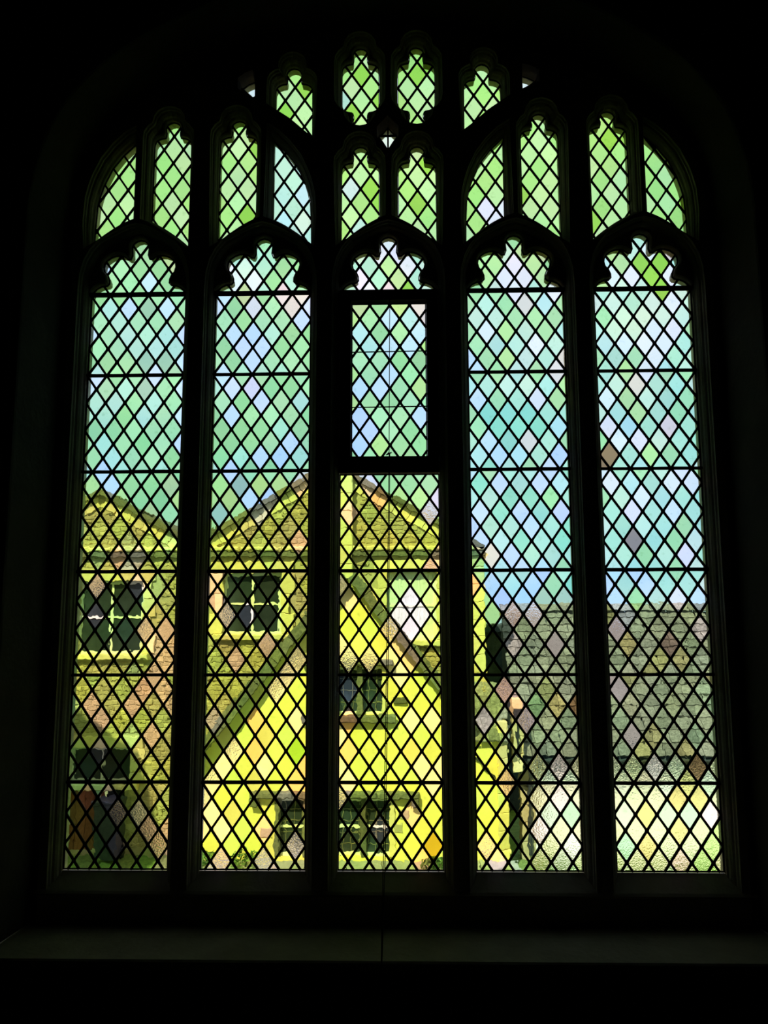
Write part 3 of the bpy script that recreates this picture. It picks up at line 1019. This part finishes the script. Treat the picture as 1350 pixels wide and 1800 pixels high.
def rubble(name, x0, x1, z0, z1, y, region, holes, parent, org, ch=0.072, lmin=0.09, lmax=0.24):
    """coursed rubble: blocks standing proud of the mortar, one joined part"""
    b = MB()
    z = z0
    while z < z1:
        hh = ch * random.uniform(0.75, 1.3)
        x = x0 - random.uniform(0, 0.1)
        while x < x1:
            ll = random.uniform(lmin, lmax)
            a0, a1, c0, c1 = x + 0.005, x + ll - 0.005, z + 0.005, z + hh - 0.005
            mid = ((a0 + a1) / 2, (c0 + c1) / 2)
            ok = all(inside(p, region) for p in ((a0, c0), (a1, c0), (a0, c1), (a1, c1)))
            if ok and not any(h_[0] - ll / 2 < mid[0] < h_[1] + ll / 2 and h_[2] - hh / 2 < mid[1] < h_[3] + hh / 2 for h_ in holes):
                d = random.uniform(0.006, 0.022)
                j = [random.uniform(-0.006, 0.006) for _ in range(8)]
                e = 0.007
                v_ = [(a0 + j[0] + e, y - d, c0 + j[1] + e), (a1 + j[2] - e, y - d, c0 + j[3] + e), (a1 + j[4] - e, y - d, c1 + j[5] - e), (a0 + j[6] + e, y - d, c1 + j[7] - e),
                      (a0, y, c0), (a1, y, c0), (a1, y, c1), (a0, y, c1)]
                b.add(in_org(v_, org), [(0, 1, 2, 3), (0, 4, 5, 1), (1, 5, 6, 2), (2, 6, 7, 3), (3, 7, 4, 0)])
            x += ll
        z += hh
    o = b.obj(name, RUBBLE, parent)
    o['kind'] = 'stuff'
    return o


def block(parent, org, name, m, x0, x1, y0, y1, z0, z1, c=0.008):
    b = MB().box(x0 - x1 + (x1 - x0) / 2, (x1 - x0) / 2, 0, y1 - y0, 0, z1 - z0, c)
    return b.obj(name, m, parent, ((x0 + x1) / 2 - org[0], y0 - org[1], z0 - org[2]))


def far_window(parent, org, y, x0, x1, z0, z1, cols, rows, curtain=False, lat=False, surround=True, sill=True, inset=0.10):
    """window > pane, with frame bars; dressed jambs, lintel and sill are stones of the wall"""
    b = MB()
    fw = 0.045
    yy = y + inset
    for a0, a1, c0, c1 in ((x0, x1, z0, z0 + fw), (x0, x1, z1 - fw, z1), (x0, x0 + fw, z0 + fw, z1 - fw), (x1 - fw, x1, z0 + fw, z1 - fw)):
        b.box(a0, a1, yy - 0.03, yy + 0.03, c0, c1)
    for k in range(1, cols):
        xm = x0 + (x1 - x0) * k / cols
        b.box(xm - 0.02, xm + 0.02, yy - 0.025, yy + 0.025, z0 + fw, z1 - fw)
    for k in range(1, rows):
        zm = z0 + (z1 - z0) * k / rows
        b.box(x0 + fw, x1 - fw, yy - 0.022, yy + 0.022, zm - 0.018, zm + 0.018)
    wn = obj('window_sash', in_org(b.v, org), b.f, PAINT, parent)
    for c in range(cols):
        for r in range(rows):
            a0 = x0 + (x1 - x0) * c / cols + 0.015
            a1 = x0 + (x1 - x0) * (c + 1) / cols - 0.015
            c0 = z0 + (z1 - z0) * r / rows + 0.015
            c1 = z0 + (z1 - z0) * (r + 1) / rows - 0.015
            p = MB().box(-(a1 - a0) / 2, (a1 - a0) / 2, -0.003, 0.003, -(c1 - c0) / 2, (c1 - c0) / 2)
            p.obj('pane', DARKG if not curtain else CURTAIN, wn, ((a0 + a1) / 2 - org[0], yy - org[1], (c0 + c1) / 2 - org[2]))
    if lat:
        lt = MB()
        nx = int((x1 - x0) / 0.13)
        nz2 = int((z1 - z0) / 0.16)
        for k in range(1, nx):
            xm = x0 + (x1 - x0) * k / nx
            lt.box(xm - 0.006, xm + 0.006, yy - 0.012, yy - 0.004, z0 + fw, z1 - fw)
        for k in range(1, nz2):
            zm = z0 + (z1 - z0) * k / nz2
            lt.box(x0 + fw, x1 - fw, yy - 0.012, yy - 0.004, zm - 0.006, zm + 0.006)
        obj('lattice_leads', in_org(lt.v, org), lt.f, COPING, wn)
    if surround:
        n = max(3, int((z1 - z0) / 0.28))
        for s, xe in ((-1, x0), (1, x1)):
            for k in range(n):
                ww = 0.15 if k % 2 else 0.24
                a, c = (xe - ww, xe) if s < 0 else (xe, xe + ww)
                block(parent, org, 'jamb_stone', ASHLAR, a, c, y - 0.035, y + 0.16, z0 + (z1 - z0) * k / n + 0.003, z0 + (z1 - z0) * (k + 1) / n - 0.003)
        block(parent, org, 'lintel', ASHLAR, x0 - 0.22, x1 + 0.22, y - 0.037, y + 0.16, z1, z1 + 0.20)
    if sill:
        block(parent, org, 'sill', ASHLAR, x0 - 0.16, x1 + 0.16, y - 0.11, y + 0.16, z0 - 0.10, z0, 0.015)


def walls_with_holes(poly, holes, y0, y1, org, m, parent, name='wall'):
    b = MB()
    hp = [[(h_[0], h_[2]), (h_[1], h_[2]), (h_[1], h_[3]), (h_[0], h_[3])] for h_ in holes]
    vv, tt = fill(ccw(poly), hp)
    n = len(vv)
    b.add([(x, y0, z) for x, z in vv], tt)
    b.add([(x, y1, z) for x, z in vv], [t[::-1] for t in tt])
    for lp in [ccw(poly)] + [h_[::-1] for h_ in hp]:
        k = len(lp)
        b.add([(x, y0, z) for x, z in lp] + [(x, y1, z) for x, z in lp], [(i, (i + 1) % k, k + (i + 1) % k, k + i) for i in range(k)])
    return obj(name, in_org(b.v, org), b.f, m, parent)


def coping_run(parent, org, p, q, y0, y1, th, n, m=COPING, name='coping_stone'):
    """stones along a gable slope from p to q, (x, z)"""
    p, q = Vector(p), Vector(q)
    d = (q - p).normalized()
    up = Vector((-d.y, d.x))
    if up.y < 0:
        up = -up
    for k in range(n):
        a = p + (q - p) * (k / n) + d * 0.006
        c = p + (q - p) * ((k + 1) / n) - d * 0.006
        t2 = th * random.uniform(0.9, 1.15)
        mid = (a + c) / 2
        pts = [a - mid, c - mid, c - mid + up * t2 + d * 0.0, a - mid + up * t2 * random.uniform(0.9, 1.1)]
        MB().prism([(v_.x, v_.y) for v_ in pts], y0, y1).obj(name, m, parent, (mid.x - org[0], -org[1], mid.y - org[2]))


# ---- the main house: two gables, rubble walls
YH = 9.2
ho = (-2.2, YH, GZ)
house = thing('gabled_house', 'honey stone house with two gables and sash windows beyond the glass', 'house', ho)
AG, BG = (-5.24, 3.44), (-1.16, 3.92)
VAL, RC = (-3.56, 2.50), (1.49, 2.42)
hpoly = [(-8.2, GZ), (1.49, GZ), RC, BG, VAL, AG, (-6.95, 2.50), (-8.2, 2.5)]
WIN1, WIN2, WIN3, WIN4 = (-5.57, -4.44, 0.66, 1.91), (-3.04, -2.03, 0.99, 2.04), (-0.19, 0.67, 0.88, 2.06), (-5.62, -4.55, -1.50, -0.92)
DOOR = (-5.66, -4.62, GZ, -1.62)
walls_with_holes(hpoly, [WIN1, WIN2, WIN3, WIN4, (DOOR[0], DOOR[1], GZ + 0.02, DOOR[3])], YH, YH + 0.4, ho, MORTAR, house)
pad = lambda w_, a=0.24, t=0.21, b=0.11: (w_[0] - a, w_[1] + a, w_[2] - b, w_[3] + t)
hz = [pad(WIN1), pad(WIN2), pad(WIN3), pad(WIN4, 0.2, 0.2), (DOOR[0], DOOR[1], GZ, DOOR[3]), (-8.3, 1.6, 2.27, 2.52), (-1.02, -0.74, GZ, 3.8), (1.2, 1.6, GZ, 2.6)]
rubble('rubble_stones', -6.9, 1.4, GZ, 3.9, YH, offset(ccw(hpoly), -0.12), hz, house, ho)
far_window(house, ho, YH, *WIN1, 2, 2)
far_window(house, ho, YH, *WIN2, 2, 2)
far_window(house, ho, YH, *WIN3, 1, 2, curtain=True)
far_window(house, ho, YH, *WIN4, 2, 1, inset=0.18)
# dark rooms behind the sashes
for w_ in (WIN1, WIN2, WIN3, WIN4):
    MB().box(w_[0] - 0.05, w_[1] + 0.05, 0.42, 0.46, w_[2] - 0.05 - GZ, w_[3] + 0.05 - GZ).obj('room_shade', DSHADE, house, (-ho[0], 0, 0))
# string course, in lengths
xs = [-7.2 + 0.74 * k for k in range(12)] + [1.52]
for a, c in zip(xs, xs[1:]):
    block(house, ho, 'string_course', ASHLAR, a + 0.003, c - 0.003, YH - 0.12, YH + 0.05, 2.42, 2.50, 0.02)
    block(house, ho, 'string_course', COPING, a + 0.003, c - 0.003, YH - 0.085, YH + 0.05, 2.32, 2.42, 0.012)  # lower course coloured dark for the shade under the string
# stones of the raking gable edge, under dark coping
for p, q, n in ((VAL, AG, 7), ((-6.95, 2.50), AG, 7), (VAL, BG, 10), (RC, BG, 10)):
    coping_run(house, ho, (p[0], p[1] - 0.22), (q[0], q[1] - 0.22), YH - 0.035, YH + 0.1, 0.20, n, ASHLAR, 'kneeler_stone')
    coping_run(house, ho, p, q, YH - 0.12, YH + 0.5, 0.085, n)
MB().prism([(-0.14, -0.02), (0.14, -0.02), (0.07, 0.07), (0, 0.10), (-0.07, 0.07)], -0.1, 0.2).obj('finial', COPING, house, (AG[0] - ho[0], 0, AG[1] - GZ))
# pale pilaster with a pipe beside it
for k in range(14):
    z0 = -0.6 + k * 0.31
    if z0 < 3.6:
        block(house, ho, 'pilaster_stone', ASHLAR, -1.01, -0.78, YH - 0.14, YH, z0 + 0.003, z0 + 0.307)
for k in range(17):
    z0 = GZ + k * 0.30
    ww = 0.34 if k % 2 else 0.22
    if z0 < 2.2:
        block(house, ho, 'quoin', ASHLAR, 1.49 - ww, 1.50, YH - 0.03, YH + 0.35, z0 + 0.003, z0 + 0.297)
# lower left: opening, door boards
for a, c in ((-5.66, -5.50), (-5.50, -5.34), (-5.34, -5.18), (-5.18, -5.02)):
    block(house, ho, 'door_board', REDW, a + 0.004, c - 0.004, YH + 0.12, YH + 0.16, GZ + 0.05, -1.64, 0.006)
for a in (-5.64, -5.12):
    block(house, ho, 'door_rail', PAINT, a, a + 0.05, YH + 0.06, YH + 0.12, GZ, -1.62)
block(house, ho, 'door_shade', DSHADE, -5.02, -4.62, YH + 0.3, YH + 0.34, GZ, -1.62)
# roofs behind the gables
rf = MB()
for ap, l_, r_ in ((AG, (-6.95, 2.5), VAL), (BG, VAL, RC)):
    rf.add(in_org([(l_[0], YH + 0.4, l_[1]), (ap[0], YH + 0.4, ap[1]), (ap[0], YH + 4, ap[1]), (l_[0], YH + 4, l_[1]), (r_[0], YH + 0.4, r_[1]), (r_[0], YH + 4, r_[1])], ho),
           [(0, 1, 2, 3), (1, 4, 5, 2)])
rf.obj('roof', SLATE_I, house)
MB().box(1.09, 1.49, 0.4, 2.6, 0, 5.05).obj('side_wall', MORTAR, house, (-ho[0], 0, 0))

# ---- the front wing: ochre gable
YW = 8.5
wo = (-0.8, YW, GZ)
wing = thing('gabled_wing', 'sunlit ochre gabled wing with dark raking edges and hooded mullioned windows', 'house', wo)
AP, LE, RE = (-0.81, 1.90), (-3.34, -1.15), (1.30, -0.66)
GW, LWN = (-1.40, -0.22, -0.28, 0.48), (-1.93, -0.10, -2.46, -1.58)
wpoly = [(-3.2, GZ), (1.66, GZ), (1.66, -0.66), (1.12, -0.66), (1.12, -0.43), AP, (-3.2, -0.98)]
walls_with_holes(wpoly, [GW, (LWN[0], LWN[1], LWN[2], LWN[3])], YW, YW + 0.35, wo, WASH, wing)
far_window(wing, wo, YW, *GW, 3, 1, lat=True, surround=False, sill=False)
far_window(wing, wo, YW, *LWN, 4, 2, lat=True, surround=False, sill=False)
for w_ in (GW, LWN):
    MB().box(w_[0] - 0.05, w_[1] + 0.05, 0.37, 0.41, w_[2] - 0.05 - GZ, w_[3] + 0.05 - GZ).obj('room_shade', DSHADE, wing, (-wo[0], 0, 0))
    n = 3 if w_ is GW else 4
    for k in range(n + 1):
        xm = w_[0] + (w_[1] - w_[0]) * k / n
        block(wing, wo, 'stone_mullion', ASHLAR if k == n else COPING, xm - 0.045, xm + 0.045, YW - 0.02, YW + 0.14, w_[2], w_[3])
# hoods, stops and sills
for w_, z, drop in ((GW, 0.50, 0.0), (LWN, -1.56, 0.16)):
    ext = 0.14 if w_ is GW else 0.42
    n = 4
    a0, a1 = w_[0] - ext, w_[1] + ext
    for k in range(n):
        block(wing, wo, 'hood_mould', COPING, a0 + (a1 - a0) * k / n + 0.002, a0 + (a1 - a0) * (k + 1) / n - 0.002, YW - 0.14, YW + 0.02, z, z + 0.10, 0.02)
    if drop:
        for a in (a0, a1 - 0.12):
            block(wing, wo, 'label_stop', COPING, a, a + 0.12, YW - 0.12, YW + 0.02, z - 0.13, z, 0.015)
for a, c in ((-1.55, -0.62), (-0.615, -0.03)):
    block(wing, wo, 'window_sill', COPING, a, c, YW - 0.12, YW + 0.1, -0.40, -0.28, 0.02)
block(wing, wo, 'label_stop', COPING, -0.08, 0.14, YW - 0.06, YW + 0.02, -0.10, 0.0, 0.015)
for x_, z_ in ((-2.10, -2.10), (-0.02, -2.02), (0.08, -1.82)):
    block(wing, wo, 'wall_stone', MORTAR, x_ - 0.09, x_ + 0.09, YW - 0.012, YW + 0.02, z_ - 0.07, z_ + 0.07)
coping_run(wing, wo, LE, AP, YW - 0.22, YW + 0.35, 0.15, 9)
coping_run(wing, wo, (1.14, -0.48), AP, YW - 0.22, YW + 0.35, 0.15, 8)
# the lean-to roof right of the gable, slated
for r in range(5):
    for c in range(5):
        z0 = -0.66 + r * 0.16
        x0 = 0.93 + c * 0.17 + (0.08 if r % 2 else 0)
        if x0 + 0.08 < 0.95 + (0.0 if z0 < -0.3 else 0.0) or x0 > 1.68:
            continue
        y0 = YW - 0.12 + r * 0.12
        MB().add([(0, 0, 0), (0.165, 0, 0), (0.165, 0.16, 0.21), (0, 0.16, 0.21), (0, 0.012, -0.025), (0.165, 0.012, -0.025)],
                 [(0, 1, 2, 3), (0, 4, 5, 1)]).obj('slate', SLATE, wing, (x0 - wo[0], y0 - YW, z0 - GZ))
MB().tube([(0.96 + 0.8, -0.06, -0.62 - GZ), (1.02 + 0.8, -0.06, -0.74 - GZ), (1.54 + 0.8, -0.06, -1.25 - GZ)], 0.02, 6).obj('waste_pipe', PIPE, wing)
for k in range(8):
    block(wing, wo, 'end_stone', ASHLAR, 1.58, 1.74, YW - 0.04, YW + 0.3, -2.62 + k * 0.28, -2.345 + k * 0.28)
rf = MB()
rf.add(in_org([(LE[0], YW + 0.3, LE[1]), (AP[0], YW + 0.3, AP[1]), (AP[0], YH - 0.2, AP[1]), (LE[0], YH - 0.2, LE[1]), (1.14, YW + 0.3, -0.48), (1.14, YH - 0.2, -0.48)], wo), [(0, 1, 2, 3), (1, 4, 5, 2)])
rf.obj('roof', SLATE_I, wing)

# ---- outbuilding with stone-slate roof and white wall
YO = 9.05
oo = (4.2, YO, GZ)
outb = thing('slate_roofed_outbuilding', 'white roughcast outbuilding under a rough grey stone-slate roof', 'building', oo)
EZ, RZ, YR, XL, XR = -1.00, 1.42, 11.0, 1.98, 6.9
MB().box(2.20, XR, YO, YO + 0.3, GZ, EZ - 0.02).obj('wall', WHITE, outb, (-oo[0], -oo[1], -oo[2]))
MB().add([(XL + 0.02, YO - 0.2, EZ - 0.06), (XR, YO - 0.2, EZ - 0.06), (XR, YR, RZ - 0.06), (XL + 0.02, YR, RZ - 0.06), (XL + 0.02, YR, EZ - 0.3), (XL + 0.02, YO - 0.1, EZ - 0.3)],
         [(0, 1, 2, 3), (0, 3, 4, 5)]).obj('roof_deck', DSHADE, outb, (-oo[0], -oo[1], -oo[2]))
sl = Vector((0, YR - YO + 0.2, RZ - EZ))
sl_len = sl.length
sl.normalize()
nrm = Vector((0, -sl.z, sl.y))
rows_, z_ = [], 0.0
while z_ < sl_len - 0.02:
    g = 0.26 - 0.10 * z_ / sl_len
    rows_.append((z_, g))
    z_ += g
cnt = 0
variants = []
for k in range(8):
    r8 = random.Random(k)
    a = [r8.uniform(-0.012, 0.012) for _ in range(8)]
    variants.append(a)
for ri, (s0, g) in enumerate(rows_):
    x = XL - random.uniform(0, 0.1)
    while x < 5.9:
        ww = random.uniform(0.19, 0.34)
        if x + ww > XL + 0.02:
            a = variants[(ri * 7 + cnt) % 8]
            th = random.uniform(0.014, 0.032)
            b0 = Vector((0, YO - 0.2, EZ)) + sl * s0
            l_ = g + 0.05
            xa, xb = max(x, XL) + 0.006, x + ww - 0.006
            mid = (xa + xb) / 2
            lo0, lo1 = sl * a[0] + nrm * (th + 0.016), sl * a[1] + nrm * (th + 0.016)
            hi = sl * l_ + nrm * 0.004
            P_ = [Vector((xa - mid, 0, 0)) + lo0, Vector((xb - mid, 0, 0)) + lo1, Vector((xb - mid + a[2] * .4, 0, 0)) + hi, Vector((xa - mid + a[3] * .4, 0, 0)) + hi,
                  Vector((xa - mid, 0, 0)) + lo0 - nrm * th, Vector((xb - mid, 0, 0)) + lo1 - nrm * th]
            MB().add(P_, [(0, 1, 2, 3), (0, 4, 5, 1), (0, 3, 4), (1, 5, 2)]).obj('slate', SLATE, outb, (mid - oo[0], b0.y - oo[1], b0.z - oo[2]))
            cnt += 1
        x += ww
for k in range(13):
    x0 = XL + 0.02 + k * 0.36
    hh = random.uniform(0.05, 0.10)
    MB().add([(0, -0.14, -0.05), (0.35, -0.14, -0.05), (0.345, 0, hh), (0.005, 0, hh * 0.9), (0, 0.14, -0.05), (0.35, 0.14, -0.05)],
             [(0, 1, 2, 3), (3, 2, 5, 4), (0, 3, 4), (1, 5, 2)]).obj('ridge_stone', SLATE, outb, (x0 - oo[0], YR - oo[1], RZ - oo[2] + 0.02))
gt = MB()
for k in range(5):
    a0, a1 = pi + pi * k / 5, pi + pi * (k + 1) / 5
    q0, q1 = (YO - 0.26 + 0.06 * cos(a0), EZ - 0.05 + 0.06 * sin(a0)), (YO - 0.26 + 0.06 * cos(a1), EZ - 0.05 + 0.06 * sin(a1))
    gt.add([(2.0, *q0), (XR, *q0), (XR, *q1), (2.0, *q1)], [(0, 1, 2, 3)])
gt.obj('gutter', PIPE, outb, (-oo[0], -oo[1], -oo[2]))
MB().box(2.0, XR, -0.2, 0.0, EZ - 0.16 - GZ, EZ - 0.07 - GZ).obj('eaves_board', PIPE, outb, (-oo[0], 0, 0))
MB().tube([(2.15 - oo[0], -0.24, EZ - 0.1 - GZ), (2.15 - oo[0], -0.2, -1.3 - GZ), (2.15 - oo[0], -0.08, -1.42 - GZ), (2.14 - oo[0], -0.08, 0.1)], 0.034, 8).obj('downpipe', PIPE, outb)
# stone pier at the near corner with a rainwater hopper
for k in range(9):
    z0 = GZ + k * 0.29
    if k > 4:
        block(outb, oo, 'pier_stone', ASHLAR, 1.86, 2.03, YO - 0.34, YO - 0.12, z0 + 0.003, z0 + 0.287)
    else:
        block(outb, oo, 'pier_stone', MORTAR, 2.02, 2.24, YO - 0.02, YO + 0.25, z0 + 0.003, z0 + 0.287)
MB().prism([(-0.03, -0.1), (0.03, -0.1), (0.075, 0.02), (0.075, 0.10), (-0.075, 0.10), (-0.075, 0.02)], -0.06, 0.06).obj('rainwater_hopper', PIPE, outb, (1.93 - oo[0], -0.42, -0.30 - GZ))
MB().tube([(1.93 - oo[0], -0.42, -0.38 - GZ), (1.93 - oo[0], -0.42, -0.95 - GZ)], 0.022, 6).obj('hopper_pipe', PIPE, outb)

# ---- gabled block added out of frame on the left, shaped to shade the lower left of the house
cw = MB()
cw.add([(x - 10.8, y + 2.6, z + GZ) for x in (-4, 3.3) for y, z in ((-2.2, 0), (3.3, 0), (3.3, 6.32), (0, 8.96), (-2.2, 8.1))],
       [(4, 3, 2, 1, 0), (5, 6, 7, 8, 9), (0, 1, 6, 5), (1, 2, 7, 6), (4, 0, 5, 9), (2, 3, 8, 7), (3, 4, 9, 8)])
structure(cw.obj('wall_shadow_block', MORTAR))

# ---- flagged terrace along the foot of the wing
ter = bpy.data.objects.new('pavement', None)
ter.location = (-0.8, 7.7, GZ)
ter['kind'] = 'structure'
link(ter)
for r_ in range(3):
    x = -3.5 + 0.3 * (r_ % 2)
    while x < 1.75:
        ww = random.uniform(0.5, 0.8)
        MB().box(-ww / 2 + 0.006, ww / 2 - 0.006, 0, 0.46, 0, 0.15 + random.uniform(-0.005, 0.005), 0.008).obj('flagstone', PAVE, ter, (x + ww / 2 + 0.8, -0.62 + r_ * 0.47, 0))
        x += ww

# ---- range in the gap, shade put into its dark colour; bin, shrubs, paving
dr = thing('gap_shade_range', 'back range in the gap left of the outbuilding, dark colour standing in for shade', 'building', (2.0, 12.2, GZ))
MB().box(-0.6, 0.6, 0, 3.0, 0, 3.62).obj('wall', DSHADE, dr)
MB().prism([(-0.64, 3.62), (0.64, 3.62), (0.6, 3.76), (-0.6, 3.76)], -0.1, 3.0).obj('shade_coping', DSHADE, dr)
bn = thing('wheelie_bin', 'dark blue-grey bin standing in the shade below the lower left house window', 'bin', (-4.76, 8.9, GZ))
MB().add([(-0.16, -0.16, 0.06), (0.16, -0.16, 0.06), (0.16, 0.16, 0.06), (-0.16, 0.16, 0.06), (-0.2, -0.2, 0.92), (0.2, -0.2, 0.92), (0.2, 0.2, 0.92), (-0.2, 0.2, 0.92)],
         [(0, 3, 2, 1), (0, 1, 5, 4), (1, 2, 6, 5), (2, 3, 7, 6), (3, 0, 4, 7), (4, 5, 6, 7)]).obj('body', BIN, bn)
MB().box(-0.215, 0.215, -0.22, 0.22, 0.925, 0.975, 0.01).obj('lid', BIN, bn)
for s in (-1, 1):
    wh = MB()
    wh.tube([(s * 0.15, 0.15, 0.08), (s * 0.19, 0.15, 0.08)], 0.08, 12)
    wh.obj('wheel', PIPE, bn)


def shrub(x, y, r, h, label, group, zz=0.158):
    t = thing('low_shrub', label, 'shrub', (x, y, GZ + zz), group)
    b = MB()
    for k in range(260):
        a, e = random.uniform(0, 2 * pi), random.uniform(0, 1) ** 0.6
        rr = r * math.sqrt(random.random())
        px, py, pz = rr * cos(a), rr * sin(a) * 0.8, h * e * (1 - 0.5 * (rr / r) ** 2)
        s = random.uniform(0.02, 0.04)
        d1 = Vector((random.gauss(0, 1), random.gauss(0, 1), random.gauss(0, 1))).normalized()
        d2 = d1.orthogonal().normalized()
        c = Vector((px, py, pz + 0.01))
        b.add([c - d1 * s, c + d2 * s * 0.5, c + d1 * s, c - d2 * s * 0.5], [(0, 1, 2, 3)])
    o = b.obj('leaves', LEAF, t)
    o['kind'] = 'stuff'
    MB().tube([(0, 0, 0), (0.02, 0, h * 0.5)], [0.015, 0.006], 6).obj('stem', PIPE, t)
    return t


G_ = 'low shrubs along the foot of the ochre wing'
shrub(-3.02, 8.15, 0.24, 0.22, 'small green shrub at the far left end of the ochre wall foot', G_)
shrub(-2.35, 8.15, 0.26, 0.26, 'small green shrub at wall foot left of the hooded lower window', G_)
shrub(0.55, 8.15, 0.20, 0.14, 'small green shrub at wall foot right of the hooded lower window', G_)
shrub(2.42, 8.7, 0.18, 0.20, 'small yellowish green shrub against the foot of the white wall', G_, 0.0)
